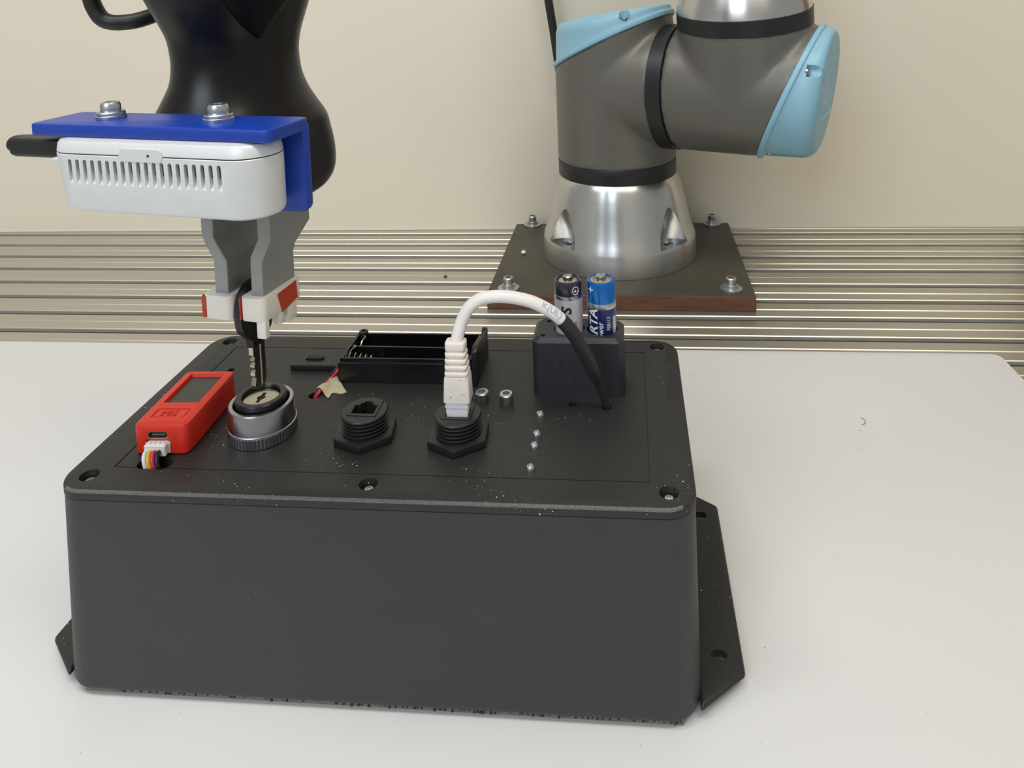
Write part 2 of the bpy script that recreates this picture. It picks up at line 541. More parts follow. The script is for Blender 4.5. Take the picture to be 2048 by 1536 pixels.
c4 = box(bm_new(), -7.0, 4.6, -L2 - 1, -L2 + 4, 1.0, 7.4)
c5 = box(bm_new(), W2 - 0.5, W2 + 1, -4, 9, 4.2, 4.5)
c6 = box(bm_new(), W2 - 0.4, W2 + 1, -12, -8.5, 7.2, 7.9)
c7 = box(bm_new(), W2 - 0.45, W2 + 1, 3.5, 9.5, 6.2, 9.8)
case = obj('case', finish(cut(bm, [c1, c2, c3, c4, c6, c7])), 'red', rc)
obj('screen', bx(-8.3, 8.3, -5.3, 20.5, H - 3.2, H - 1.5), 'screen', rc)
bt = obj('button', bevel(prism(bm_new(), rrect(-7.6, 7.6, -18.1, -11.7, 0.5, 2), H - 0.7, H - 0.05), 0.12, 1), 'red', rc)
obj('embossed_mark', xf(text_bm('M5', 6.4, lambda x, y: (x - 4.6, y - 17.2, 0), 0, 0.0, 0, 0.3), Matrix.Translation((0, 0, H + 0.05))), 'red', bt)
port = obj('usb_port', xf(lt([(0.1, 0), (0.1, 0.1)], 4), Matrix()) if False else xf(prism(bm_new(), rrect(-4.4, 4.4, -1.3, 1.3, 1.25, 6), 0, 2.2), Matrix.Translation((-1.2, -L2 + 3.2, 9.6)) @ Matrix.Rotation(R(90), 4, 'X')), 'hole', rc)
obj('port_tongue', bx(-4.4, 2.0, -L2 + 0.6, -L2 + 2, 9.3, 9.9), 'nickel', port)
shell = prism(bm_new(), rrect(-4.85, 4.85, -1.68, 1.68, 1.6, 6), 0, 3.2)
shell_c = prism(bm_new(), rrect(-4.5, 4.5, -1.35, 1.35, 1.3, 6), -1, 5)
obj('port_shell', xf(bm_new(), Matrix()) if False else finish(cut(xf(shell, Matrix.Translation((-1.2, -L2 + 3.2, 9.6)) @ Matrix.Rotation(R(90), 4, 'X')),
    [xf(shell_c, Matrix.Translation((-1.2, -L2 + 3.2, 9.6)) @ Matrix.Rotation(R(90), 4, 'X'))])), 'nickel', port)

# four wire lead plugged into the red controller
gl = thing('sensor_lead', 'white four pin plug with white yellow red and black wires below the red controller', 'cable', (-106.6, -21.9, TOP), R(2.2))
bm = bx(-6.4, 4.0, -28.2, -21.5, 1.2, 6.6, 0.4, 1)
for sx in (-7.0, 4.0):
    box(bm, sx, sx + 0.7, -25.5, -21.5, 1.4, 6.0)
for k in range(4):
    box(bm, -5.2 + k * 2.3, -4.0 + k * 2.3, -27.0, -25.6, 6.5, 7.0)
obj('plug', bm, 'white_pl', gl)
for k, mm in enumerate(('wire_white', 'wire_yellow', 'wire_red', 'rubber')):
    x0 = -5.0 + k * 2.05
    obj('wire', tb([(x0, -27.2, 3.6), (x0 - 0.1, -29.6, 3.5), (x0 + 0.5, -31.4, 1.8), (x0 + 1.6, -32.4, -1.2), (x0 + 2.6, -32.2, -4.0)], 0.98, 10, 5), mm, gl)

# ------------------------------------------------------------------ key switch
ks = thing('key_switch', 'round chrome key switch with a black collar on the box', 'switch', (-65.3, -26.8, TOP))
bm = bm_new()
n = 120
rings = []
for z, r in ((0, 15.6), (0.4, 16.1), (5.2, 16.1), (5.6, 15.8)):
    rings.append([((r - (0.28 if (i % 2 and 0.2 < z < 5.4) else 0)) * math.cos(2 * PI * i / n), (r - (0.28 if (i % 2 and 0.2 < z < 5.4) else 0)) * math.sin(2 * PI * i / n), z) for i in range(n)])
loft(bm, rings)
obj('knurled_ring', bm, 'chrome', ks, None, 20)
obj('bezel', lt([(15.9, 5.4), (16.1, 5.9), (15.6, 6.2), (15.5, 6.5), (15.4, 15.4), (15.0, 16.1), (13.3, 16.2), (12.9, 15.6), (12.9, 8.0), (0, 8.0)], 72), 'chrome', ks)
obj('collar', lt([(12.2, 8.2), (12.2, 13.5), (12.0, 14.0), (12.0, 18.5), (11.5, 19.1), (9.3, 19.2), (8.95, 18.9), (8.9, 16.4), (0, 16.4)], 64), 'dark_gloss', ks)
face = lt([(8.7, 16.2), (8.7, 17.0), (8.3, 17.3), (0, 17.3)], 48)
slot = bx(-0.9, 0.9, -4.4, 4.4, 16.3, 18)
slot2 = lt([(2.0, 16.3), (2.0, 18)], 20)
fo = obj('lock_face', finish(cut(face, [slot, slot2])), 'nickel', ks)
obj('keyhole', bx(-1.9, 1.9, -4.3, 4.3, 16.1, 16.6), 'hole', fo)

# ------------------------------------------------------------------ network couplers
def coupler(name, label, x, y, ph, group):
    t = thing(name, label, 'connector', (x, y, TOP), 0, group)
    hx = circle(15.8, 6, 0, 0, ph)
    obj('hex_nut', bevel(prism(bm_new(), hx, 0, 4.0), 0.45, 2), 'coupler', t)
    pr = [(11.2, 3.6)]
    z = 4.4
    for k in range(4):
        pr += [(10.1, z), (11.35, z + 0.65), (11.35, z + 1.0), (10.1, z + 1.6)]
        z += 1.75
    pr += [(11.2, 11.9), (11.1, 12.4), (10.7, 12.8), (0, 12.8)]
    bm = lt(pr, 48)
    pocket = box(bm_new(), -7.2, 7.2, -5.4, 8.2, 11.6, 14)
    deep = box(bm_new(), -5.8, 5.8, -4.1, 6.8, 4.2, 12)
    me = cut(bm, [pocket, deep])
    obj('threaded_barrel', finish(me, 40), 'coupler', t)
    ins = bevel(prism(bm_new(), rrect(-7.1, 7.1, -5.3, 8.1, 0.3, 1), 9.0, 13.2), 0.2, 1)
    hole = box(bm_new(), -5.6, 5.6, -3.9, 3.4, 6, 15)
    hole2 = box(bm_new(), -3.2, 3.2, 3.0, 5.2, 6, 15)
    hole3 = box(bm_new(), -1.8, 1.8, 5.0, 6.6, 6, 15)
    jo = obj('jack', finish(cut(ins, [hole, hole2, hole3])), 'coupler', t)
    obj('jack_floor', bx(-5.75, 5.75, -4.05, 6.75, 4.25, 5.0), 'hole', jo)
    for k in range(8):
        obj('contact_pin', tb([(-3.6 + k * 1.03, -3.8, 12.2), (-3.6 + k * 1.03, 0.5, 6.5)], 0.22, 5), 'nickel', jo)
    return t
coupler('network_coupler', 'empty black threaded network coupler beside the key switch', -13.0, -27.8, R(-82), 'network couplers on the box')
coupler('network_coupler', 'black threaded network coupler holding the white cable plug', 33.0, -28.9, R(-86), 'network couplers on the box')

# ------------------------------------------------------------------ white network cable
nc = thing('network_cable', 'white network cable arching from coupler to black sleeve on the box', 'cable', (33.0, -26.5, TOP))
ox, oy = 33.0, -26.5
bm = bm_new()
loft(bm, [[(x, y, z) for x, y in rrect(cx - hw, cx + hw, -3.2, 3.4, 0.5, 2)] for z, hw, cx in ((6.5, 5.3, -0.2), (19.5, 5.3, -0.2))])
obj('clear_tip', bm, 'clear', nc)
obj('tip_band', bx(-5.7, 5.4, -3.6, 3.4, 15.6, 17.0, 0.2, 1), 'clear', nc)
bm = bm_new()
loft(bm, [[(x, y, z) for x, y in rrect(cx - hw, cx + hw, -4.4, 4.2, 1.0, 3)] for z, hw, cx in ((18.6, 6.2, 0.1), (19.2, 6.5, 0.1), (30.0, 5.9, 0.2), (31.0, 5.6, 0.2))])
pl = obj('plug_body', bm, 'boot_dirty', nc)
obj('moulded_mark', xf(text_bm('RJ45', 2.9, lambda x, y: (x, 0, y), 0), Matrix.Translation((-4.0, -4.5, 25.0))), 'boot', pl)
bm = bm_new()
loft(bm, [[(x, y, z) for x, y in rrect(cx - hw, cx + hw, -3.0, 2.8, 1.6, 3)] for z, hw, cx in ((30.5, 4.5, 0.2), (46.0, 3.8, 0.0))])
bo = obj('boot', bm, 'boot', nc)
for k in range(5):
    z0 = 31.2 + k * 3.05
    hw = 5.7 - 0.2 * k
    cx = 0.2 - 0.05 * k
    h = 2.15 if k < 4 else 4.0
    b2 = prism(bm_new(), rrect(cx - hw, cx + hw, -4.2 + 0.15 * k, 3.9 - 0.15 * k, 1.7, 4), z0, z0 + h)
    obj('boot_rib', bevel(b2, 0.6, 3), 'boot', bo)
path = [(33.0, -26.5, 42), (33.2, -26.3, 46.0), (34.5, -25.8, 51.2), (36.3, -25.0, 56.6), (40.2, -24.5, 63.0), (46.6, -24.0, 66.9), (56.9, -23.0, 67.3), (68.6, -21.0, 64.2), (77.8, -19.0, 58.6),
        (83.4, -17.0, 52.8), (88.5, -14.0, 44.4), (92.2, -11.0, 35.4), (95.4, -8.0, 26.3), (98.0, -5.5, 18.0), (100.4, -3.0, 9.6), (102.9, -0.4, 0.0), (103.4, 0.2, -4)]
path = [(x - ox, y - oy, z) for x, y, z in path]
dense = catmull(path, 8)
iA = 9 * 8 - 1
obj('cord', tube(bm_new(), dense[:iA + 6], 3.0, 20), 'cable', nc)
rad = []
seg = dense[iA:]
for i in range(len(seg)):
    t = i / (len(seg) - 1)
    z = seg[i].z
    rad.append(3.45 if z > 24 else (3.45 - (24 - z) / 6 * 0.9 if z > 18 else (2.45 - (18 - z) / 3 * 0.75 if z > 15 else 1.7)))
obj('shrink_sleeve', tube(bm_new(), seg, rad, 18), 'sleeve', nc)
# printed letters on the cord
L0 = [0]
for a, b in zip(dense[:-1], dense[1:]):
    L0.append(L0[-1] + (b - a).length)
def on_cord(s, u):
    i = max(j for j in range(len(L0) - 1) if L0[j] <= s)
    t = (s - L0[i]) / (L0[i + 1] - L0[i])
    p = dense[i].lerp(dense[i + 1], t)
    tg = (dense[i + 1] - dense[i]).normalized()
    front = Vector((0.32, -1, 0.25))
    front = (front - tg * front.dot(tg)).normalized()
    up = tg.cross(front) * -1
    th = u / 3.08
    return p + 3.08 * (math.cos(th) * front + math.sin(th) * up)
s_end = L0[iA]
obj('printed_mark', text_bm('K(UL)', 4.4, lambda x, y: on_cord(s_end - 13.0 + x, 1.8 + y * 0.9 - 2.0), 1), 'ink', nc)

# ------------------------------------------------------------------ open battery case
bc = thing('battery_case', 'open empty black battery case with coil springs at the back of the box', 'case', (-6.5, 34.0, TOP))
ax, ay = -6.5, 34.0
x0, x1, y0, y1 = -44.5 - ax, 30.0 - ax, 18.6 - ay, 49.5 - ay
bm = bx(x0, x1, y0, y1, 0, 11.2, 0.3, 1)
inner = box(bm_new(), x0 + 2.2, x1 - 1.5, y0 + 1.8, y1 - 1.4, 1.6, 14)
obj('tray', finish(cut(bm, [inner])), 'dark_gloss', bc)
obj('inner_rim', finish(cut(bx(x0 + 1.0, x1 - 0.5, y0 + 0.9, y1 - 0.7, 10.8, 13.4, 0.2, 1), [box(bm_new(), x0 + 2.6, x1 - 1.5, y0 + 1.9, y1 - 1.6, 9, 15)])), 'dark_gloss', bc)
dv = [(x0 + 2, 1.5), (x1 - 2, 1.5), (x1 - 2, 7.0), (x1 - 12, 7.6), (x1 - 15, 9.6), (x1 - 17, 12.6), (x0 + 2, 13.0)]
bm = loft(bm_new(), [[(x, y, z) for x, z in dv] for y in (-0.6, 0.6)])
obj('divider', bm, 'dark_gloss', bc)
obj('screw_post', lt([(3.0, 9), (2.7, 14.2), (2.4, 14.8), (1.2, 14.8), (1.1, 13.2), (0, 13.2)], 20, -40.0 - ax, 48.5 - ay), 'dark_gloss', bc)
for k, yy in enumerate((27.0 - ay, 42.0 - ay)):
    pts = []
    turns = 5
    for i in range(turns * 14 + 1):
        t = i / (turns * 14)
        pts.append((x0 + 3.4 + t * 15, yy + (5.2 - 1.6 * t) * math.cos(t * turns * 2 * PI), 7.4 + (5.0 - 1.6 * t) * math.sin(t * turns * 2 * PI)))
    if k == 0:
        obj('coil_spring', tb(pts, 0.42, 6), 'nickel', bc)
        obj('contact_strip', tb([(x0 + 3.0, yy + 9.0, 12.4), (x0 + 5.0, yy + 6, 13.0), (x0 + 3.4, yy + 2.0, 12.0), (x0 + 3.4, yy - 2, 8)], 0.55, 6, 4), 'nickel', bc)
    else:
        obj('contact_strip', tb([(x0 + 4.5, yy + 5, 13.2), (x0 + 6.5, yy + 3, 12.6), (x0 + 5.5, yy, 11.5), (x0 + 5.5, yy - 3, 8)], 0.5, 6, 4), 'nickel', bc)
    obj('contact_plate', bx(x0 + 2.2, x0 + 2.8, yy - 5, yy + 5, 2, 11), 'nickel', bc)
    obj('contact_plate', bx(x1 - 2.2, x1 - 1.6, yy - 4, yy + 4, 3, 9), 'nickel', bc)
ep = [(16.6 - ay, 0), (50.6 - ay, 0), (50.6 - ay, 11.5), (51.0 - ay, 15.5), (49.5 - ay, 17.4), (46.5 - ay, 16.0), (45.0 - ay, 13.0), (41.0 - ay, 12.6), (38 - ay, 17.5), (20.5 - ay, 20.6), (17.6 - ay, 18.6)]
bm = loft(bm_new(), [[(x, y, z) for y, z in ep] for x in (30.2 - ax, 33.2 - ax)])
obj('end_plate', bevel(bm, 0.5, 2), 'dark', bc)
# slim black strip left of the case
sp = obj('cover_strip', bevel(prism(bm_new(), rrect(-14, 17, -1.6, 1.6, 1.3, 3), 0, 3.4), 0.4, 2), 'dark', None, (-63.3, 31.4, TOP))
tag(sp, 'slim black plastic strip lying left of the open battery case', 'strip')
lc = obj('slot_latch', bevel(prism(bm_new(), rrect(-5.0, 4.6, -1.5, 1.5, 0.8, 2), 91.8, 96.2), 0.25, 1), 'hole', pb, (-67.5, 43.6, 0))
# leads and tape
bw = thing('battery_leads', 'thin red and black leads running from battery case into a hole', 'cable', (-50, 15, TOP))
obj('red_lead', tb([(3.0, 12, 3.5), (1.6, 8.5, 1.6), (0.2, 2, 1.2), (-0.4, -6, 1.3), (-2.0, -9.4, -1.2), (-2.6, -10.2, -4)], 1.05, 10, 5), 'wire_red', bw)
obj('black_lead', tb([(1.2, 13.5, 3.5), (-0.2, 9.5, 1.6), (-1.4, 3, 1.1), (-1.6, -5, 1.1), (-3.2, -8.6, -1.2), (-3.6, -9.4, -4)], 0.85, 10, 5), 'rubber', bw)
bm = bm_new()
nx, ny = 9, 9
quad = [(-55.5, 12.5), (-38.2, 5.0), (-47.2, 26.5), (-47.8, 26.2)]
grid = []
A, B_, C_, D_ = Vector((-54.2, 11.6, 0)), Vector((-44.0, 2.6, 0)), Vector((-36.4, 9.2, 0)), Vector((-47.6, 24.0, 0))
for j in range(ny):
    row = []
    for i in range(nx):
        u, v = i / (nx - 1), j / (ny - 1)
        uu = 0.5 + (u - 0.5) * (1 - 0.45 * math.sin(PI * min(1, v * 1.3)) ** 2)
        p = (A * (1 - uu) + B_ * uu) * (1 - v) + (D_ * (1 - uu) + C_ * uu) * v
        d = abs(p.x + 50.1)
        z = 0.25 + 2.3 * math.exp(-(d / 3.2) ** 2) + 0.25 * math.sin(7 * u + 5 * v)
        row.append((p.x, p.y, max(0.15, z)))
    grid.append(row)
top = [[bm.verts.new(p) for p in r] for r in grid]
bot = [[bm.verts.new((p[0], p[1], p[2] - 0.15)) for p in r] for r in grid]
for j in range(ny - 1):
    for i in range(nx - 1):
        bm.faces.new((top[j][i], top[j][i + 1], top[j + 1][i + 1], top[j + 1][i]))
        bm.faces.new((bot[j][i], bot[j + 1][i], bot[j + 1][i + 1], bot[j][i + 1]))
for j in range(ny - 1):
    for i in (0, nx - 1):
        bm.faces.new((top[j][i], top[j + 1][i], bot[j + 1][i], bot[j][i]))
for i in range(nx - 1):
    for j in (0, ny - 1):
        bm.faces.new((top[j][i], top[j][i + 1], bot[j][i + 1], bot[j][i]))
tp = obj('masking_tape', xf(bm, Matrix.Translation((46, -13, 0))), 'tape_cream', None, (-46, 13, TOP), 60)
tag(tp, 'torn scrap of cream masking tape holding the red lead down', 'tape')

# ------------------------------------------------------------------ printed battery holder and two batteries
bh = thing('battery_holder', 'black printed block holding two upright batteries at the right of the box', 'holder', (88.2, 21.5, TOP))
bm = bm_new()
def hold_ring(z, g):
    c = 2.6
    X, Y = 23.9 - g, 12.2 - g
    return [(-X + c, -Y, z), (X - c, -Y, z), (X, -Y + c, z), (X, Y - c, z), (X - c, Y, z), (-X + c, Y, z), (-X, Y - c, z), (-X, -Y + c, z)]
loft(bm, [hold_ring(0, 0), hold_ring(28.3, 0), hold_ring(30.6, 1.8)])
hc = [lt([(8.2, 4), (8.2, 40)], 40, -5.0, 0.5), lt([(8.2, 4), (8.2, 40)], 40, 12.4, 0.5),
      lt([(1.3, 22), (1.3, 40)], 14, -18.4, -8.2), lt([(1.3, 22), (1.3, 40)], 14, -16.5, 8.0)]
obj('holder_block', finish(cut(bm, hc)), 'print_black', bh)
def on_can(r, phi0, z0):
    def f(x, y):
        ph = phi0 - y / r
        return (r * math.sin(ph), -r * math.cos(ph), z0 + x)
    return f
def battery(label, x, y, tilt, kind, group='AA cells in the printed holder'):
    t = thing('battery', label, 'battery', (x, y, TOP + 4.0), 0, group)
    t.rotation_euler = (0, R(tilt), 0)
    r = 7.45
    if kind == 'dark':
        obj('can', lt([(r - 0.8, 0), (r, 0.8), (r, 45.2), (0, 45.2)], 40), 'batt_silver', t)
        obj('band', lt([(r + 0.06, 44.6), (r + 0.08, 44.9), (r + 0.08, 46.2), (r, 46.6), (0, 46.6)], 40), 'chrome', t)
        obj('wrap_top', lt([(r - 0.1, 46.4), (r, 46.8), (r, 52.0), (r - 0.4, 53.4), (r - 1.2, 53.8), (r - 1.8, 53.4), (r - 2.2, 52.6), (0, 52.6)], 40), 'batt_dark', t)
        obj('terminal_disc', lt([(5.0, 52.4), (5.0, 53.0), (4.4, 53.3), (0, 53.3)], 32), 'nickel', t)
        obj('terminal', lt([(2.7, 53.2), (2.7, 55.0), (2.2, 55.5), (0, 55.6)], 24), 'nickel', t)
        obj('printed_letter', text_bm('S', 7.4, on_can(r + 0.08, R(14), 37.2), 3, 0.25, 0.2), 'print_ink', t)
        obj('printed_text', text_bm('able', 3.0, on_can(r + 0.08, R(38), 28.2), 2, 0.05), 'print_red', t)
        obj('printed_dot', text_bm('o', 1.5, on_can(r + 0.08, R(-22), 40.6), 1), 'print_ink', t)
        obj('printed_plus', text_bm('+', 3.4, on_can(r + 0.08, R(44), 48.4), 2, 0.05), 'print_white', t)
        c = R(44) - 1.05 / r
        bm = bm_new()
        pts = [((r + 0.06) * math.sin(c - 1.75 * math.cos(a) / r), -(r + 0.06) * math.cos(c - 1.75 * math.cos(a) / r), 49.5 + 2.1 * math.sin(a)) for a in [2 * PI * i / 28 for i in range(29)]]
        obj('printed_ring', tube(bm, [Vector(q) for q in pts], 0.2, 6), 'print_white', t)
    else:
        r = 7.6
        obj('can', lt([(r - 0.8, 0), (r, 0.8), (r, 40.0), (0, 40.0)], 40), 'batt_navy', t)
        obj('band', lt([(r, 39.6), (r + 0.06, 39.8), (r + 0.06, 42.4), (r, 42.6), (0, 42.6)], 40), 'steel', t)
        obj('wrap_top', lt([(r, 42.5), (r, 52.4), (r - 0.3, 53.4), (r - 0.9, 53.8), (r - 1.5, 53.2), (0, 53.0)], 40), 'batt_blue', t)
        obj('terminal_disc', lt([(5.9, 52.9), (5.9, 53.5), (5.4, 53.7), (0, 53.8)], 32), 'nickel', t)
        obj('terminal', lt([(2.8, 53.6), (2.75, 55.2), (2.2, 55.6), (0, 55.7)], 24), 'nickel', t)
        obj('printed_text', text_bm('VARTA', 7.2, on_can(r + 0.08, R(-18), 17.2), 3, 0.2, 0.15), 'print_white', t)
        obj('printed_text', text_bm('power', 4.2, on_can(r + 0.08, R(6), 22.3), 2, 0.05), 'print_white', t)
        obj('printed_text', text_bm('PS0113', 2.5, on_can(r + 0.08, R(35), 28.6), 2), 'print_white', t)
        obj('printed_text', text_bm('+', 6.2, on_can(r + 0.08, R(-28), 48.2), 2, 0.1), 'print_white', t)
        obj('printed_panel', loft(bm_new(), [[((r + q) * math.sin(R(p)), -(r + q) * math.cos(R(p)), z) for p, q in ((50, 0.04), (57, 0.04), (64, 0.04), (71, 0.04), (71, -0.5), (50, -0.5))] for z in (16, 35.5)]), 'batt_silver', t)
    return t
battery('silver battery with a dark purple top beside the white cable', 83.2, 22.0, 0.0, 'dark')
battery('navy battery with a bright blue top and white lettering', 100.8, 22.0, 0.0, 'blue')

# ------------------------------------------------------------------ black robot hand with fingers
YAW = R(-10.5)
KX, KY = -58.4, -39.8
rh = thing('robot_hand', 'glossy black robot hand with two grey fingers hanging over the key switch', 'robot hand', (KX, KY, TOP), YAW)
def sup(cx, cy, a, b, e, z, n=56):
    out = []
    for i in range(n):
        t = 2 * PI * i / n
        c, s = math.cos(t), math.sin(t)
        out.append((cx + a * math.copysign(abs(c) ** (2 / e), c), cy + b * math.copysign(abs(s) ** (2 / e), s), z))
    return out
secs = [(122.5, -3.5, 28, 29, 2.2), (124, -2.5, 34.3, 36, 2.2), (127.5, 0.7, 33.2, 42, 2.3), (133, 2.5, 31.0, 45, 2.4), (141, 3.1, 29.2, 46, 2.4), (149, 0.8, 30.4, 45.5, 2.4), (156, -0.5, 32.0, 43, 2.3), (163, -1.8, 31.2, 38.5, 2.2), (170, -1.9, 28.2, 35, 2.1),
        (177, -1.4, 25.8, 32.5, 2.0), (184, -1.3, 25.0, 31, 2.0), (190, -1.4, 25.0, 31, 2.0), (197, -1.3, 26.1, 32, 2.0), (204, -1.5, 28.1, 35, 2.0), (213, -2.2, 31.4, 39, 2.0), (224, -3, 35, 43, 2.0), (240, -3, 39, 47, 2.0), (262, -3, 40, 48, 2.0), (330, -3, 41, 48, 2.0), (430, -3, 41, 48, 2.0)]
bm = bm_new()
def interp(rows, sub=4):
    out = []
    n = len(rows)
    for i in range(n - 1):
        p0, p1, p2, p3 = rows[max(0, i - 1)], rows[i], rows[i + 1], rows[min(n - 1, i + 2)]
        for k in range(sub):
            t = k / sub
            out.append(tuple(0.5 * (2 * b + (c - a) * t + (2 * a - 5 * b + 4 * c - d) * t * t + (3 * b - a - 3 * c + d) * t ** 3) for a, b, c, d in zip(p0, p1, p2, p3)))
    return out + [rows[-1]]
loft(bm, [sup(cx, 0, a, b, e, z) for z, cx, a, b, e in interp(secs)])
obj('hand_body', bm, 'hand', rh, None, 60)
bm = bm_new()
loft(bm, [sup(cx, cy, a, a, 2.0, z, 40) for z, a, cx, cy in ((197.0, 0.5, 25.0, -19.5), (199, 2.6, 24.4, -19.2), (203, 6.2, 23.8, -18.6), (208, 10.4, 23.2, -18), (213, 14.2, 22.6, -17.4), (220, 18.4, 21.5, -16.4), (232, 23, 20, -15), (262, 27, 18, -13), (420, 28, 17, -12))])
obj('wrist_cover', bm, 'wrist', rh, None, 60)

def finger(sx):
    if sx < 0:
        out = [(-19.1, 130), (-19.1, 105.4), (-17.3, 101), (-13.4, 94.6), (-13.4, 73)]
        inn = [(-12.2, 130), (-12.8, 105.0), (-7.4, 96.0), (-6.2, 94.6), (-6.4, 73)]
    else:
        out = [(11.0, 130), (11.1, 105.5), (6.5, 96.8), (6.3, 93.1), (6.0, 73)]
        inn = [(17.6, 130), (17.6, 105.5), (12.7, 95.4), (12.3, 93.4), (12.2, 73)]
    p = out + inn[::-1]
    def yr(z):
        return 14 if z < 94 else (20.8 if z > 101 else 14 + (z - 94) / 7 * 6.8)
    bm = loft(bm_new(), [[(x, -10.0, z) for x, z in p], [(x, yr(z), z) for x, z in p]])
    bevel(bm, 0.35, 1)
    fo = obj('finger', bm, 'finger', rh)
    if sx < 0:
        pp = prism(bm_new(), rrect(-18.4, -3.0, -13.0, 15.5, 3.0, 5), 67.8, 79.0)
        obj('finger_pad', bevel(pp, 0.35, 2), 'pad', fo)
        obj('red_tape', bx(-18.75, -18.35, -12.4, 8, 68.6, 78.4, 0.1, 1), 'tape_red', fo)
        obj('red_tape', bx(-18.6, -16.3, -13.2, -12.2, 68.4, 78.2, 0.1, 1), 'tape_red', fo)
    else:
        pp = prism(bm_new(), rrect(1.6, 14.4, -13.0, 15.8, 3.0, 5), 68.4, 79.2)
        obj('finger_pad', bevel(pp, 0.35, 2), 'pad', fo)
        obj('pad_tab', bx(9.6, 14.2, -12.4, -9.2, 60.6, 68.8, 0.4, 2), 'pad', fo)
        obj('pad_tab', bx(9.6, 14.2, -1.5, 1.8, 62.4, 68.8, 0.4, 2), 'pad', fo)
        obj('pad_tab', bx(9.6, 14.2, 4.5, 11.5, 60.8, 68.8, 0.4, 2), 'pad', fo)
        obj('red_tape', loft(bm_new(), [[(x, y, z) for y, z in ((-3.0, 77.6), (11.3, 78.4), (11.8, 70.0), (-0.2, 67.9))] for x in (14.3, 14.7)]), 'tape_red', fo)
        obj('red_tape', bx(1.15, 1.65, -12.6, 8, 68.4, 79.0, 0.1, 1), 'tape_red', fo)
finger(-1)
finger(1)
# loose cable loop at the wrist
cb = obj('wrist_cable', tb([(-52, 60, 126), (-66, 30, 118), (-80, 8, 109.0), (-90, 2, 107.0), (-97.5, 0, 108.5), (-101.2, -1, 114), (-102.5, -2, 122), (-103, -2, 140), (-102, -2, 172), (-102, -2, 250), (-102, -2, 330)], 3.9, 14, 8), 'rubber', None, (KX + 20, KY + 18, TOP + 96))
tag(cb, 'black cable hanging in a loop left of the robot hand', 'cable')

# ------------------------------------------------------------------ key held by the fingers
ky = thing('key', 'small key with a black plastic head held between the finger pads', 'key', (KX, KY, TOP + 29), YAW)
kz = -29
bow = []
for a in range(0, 360, 12):
    c, s = math.cos(R(a)), math.sin(R(a))
    bow.append((12.0 * math.copysign(abs(c) ** 0.8, c), 68.5 + 14.0 * s))
bow = [(y, z) for y, z in bow if not (z < 58 and abs(y) < 9)]
low = [(-8.6, 59.0), (-5.0, 55.2), (-4.4, 51.0), (4.4, 51.0), (5.4, 53.5), (9.6, 56.5), (10.0, 60.0)]
outline = sorted([(y, z) for y, z in bow if z >= 59.5], key=lambda q: -math.atan2(q[1] - 66, q[0]))
outline = [q for q in outline]
ang = sorted(outline + low, key=lambda q: math.atan2(q[1] - 64, q[0]))
bm = loft(bm_new(), [[(x, y, z + kz) for y, z in ang] for x in (-2.8, 1.2)])
obj('key_head', bevel(bm, 0.45, 2), 'dark', ky)
teeth = [(4.2, 52), (4.2, 33.0), (2.0, 29.8), (-0.8, 29.4), (-3.2, 31.0), (-3.9, 32.6), (-3.4, 34.6), (-3.0, 36.0), (-3.9, 37.4), (-3.9, 39.0), (-3.2, 39.8), (-3.9, 41.2), (-3.9, 42.4), (-3.1, 43.4), (-3.9, 44.6), (-3.3, 46.0), (-4.2, 47.4), (-4.2, 52)]
bm = loft(bm_new(), [[(x, y, z + kz) for y, z in teeth] for x in (-2.0, 0.4)])
gro = bx(0.0, 1.0, -0.6, 1.4, 30.5 + kz, 53 + kz)
obj('key_blade', finish(cut(bm, [gro])), 'nickel', ky)

# ------------------------------------------------------------------ blue bracket with two bolts
BXc, BYc, BZc = -51.01, -124.59, 172.15 + TOP
bk = thing('camera_bracket', 'blue printed angle bracket bolted above the silver depth camera', 'bracket', (BXc, BYc, BZc), YAW)
bm = bevel(prism(bm_new(), rrect(-51.4, 51.4, 0, 23.4, 2.5, 4), -4.6, 0), 0.8, 2)
obj('top_plate', bm, 'blue', bk)
vp = [(x, 0, z) for x, z in rrect(-51.3, 51.3, -34.0, -0.8, 3, 4)]
bm = loft(bm_new(), [[(x, y, z) for x, _, z in vp] for y in (19.2, 23.2)])
obj('back_plate', bevel(bm, 0.5, 2), 'blue', bk)
obj('mount_block', bx(-36, 4, 22.9, 40, -33, -8, 0.8, 2), 'blue', bk)
for sx in (-1, 1):
    bx_ = -3.05 + sx * 23.95
    wa = obj('washer', lt([(5.2, 0), (5.25, 0.2), (5.25, 1.0), (5.0, 1.2), (0, 1.2)], 32), 'steel', bk, (bx_, 13.4, 0))
    obj('spring_washer', lt([(4.7, 1.2), (4.9, 1.4), (4.9, 2.2), (4.6, 2.5), (0, 2.5)], 32), 'steel', bk, (bx_, 13.4, 0))
    obj('bolt_head', lt([(3.4, 2.4), (3.5, 2.8), (3.5, 5.0), (3.0, 5.9), (1.8, 6.1), (1.7, 4.6), (0, 4.6)], 24), 'steel', bk, (bx_, 13.4, 0))

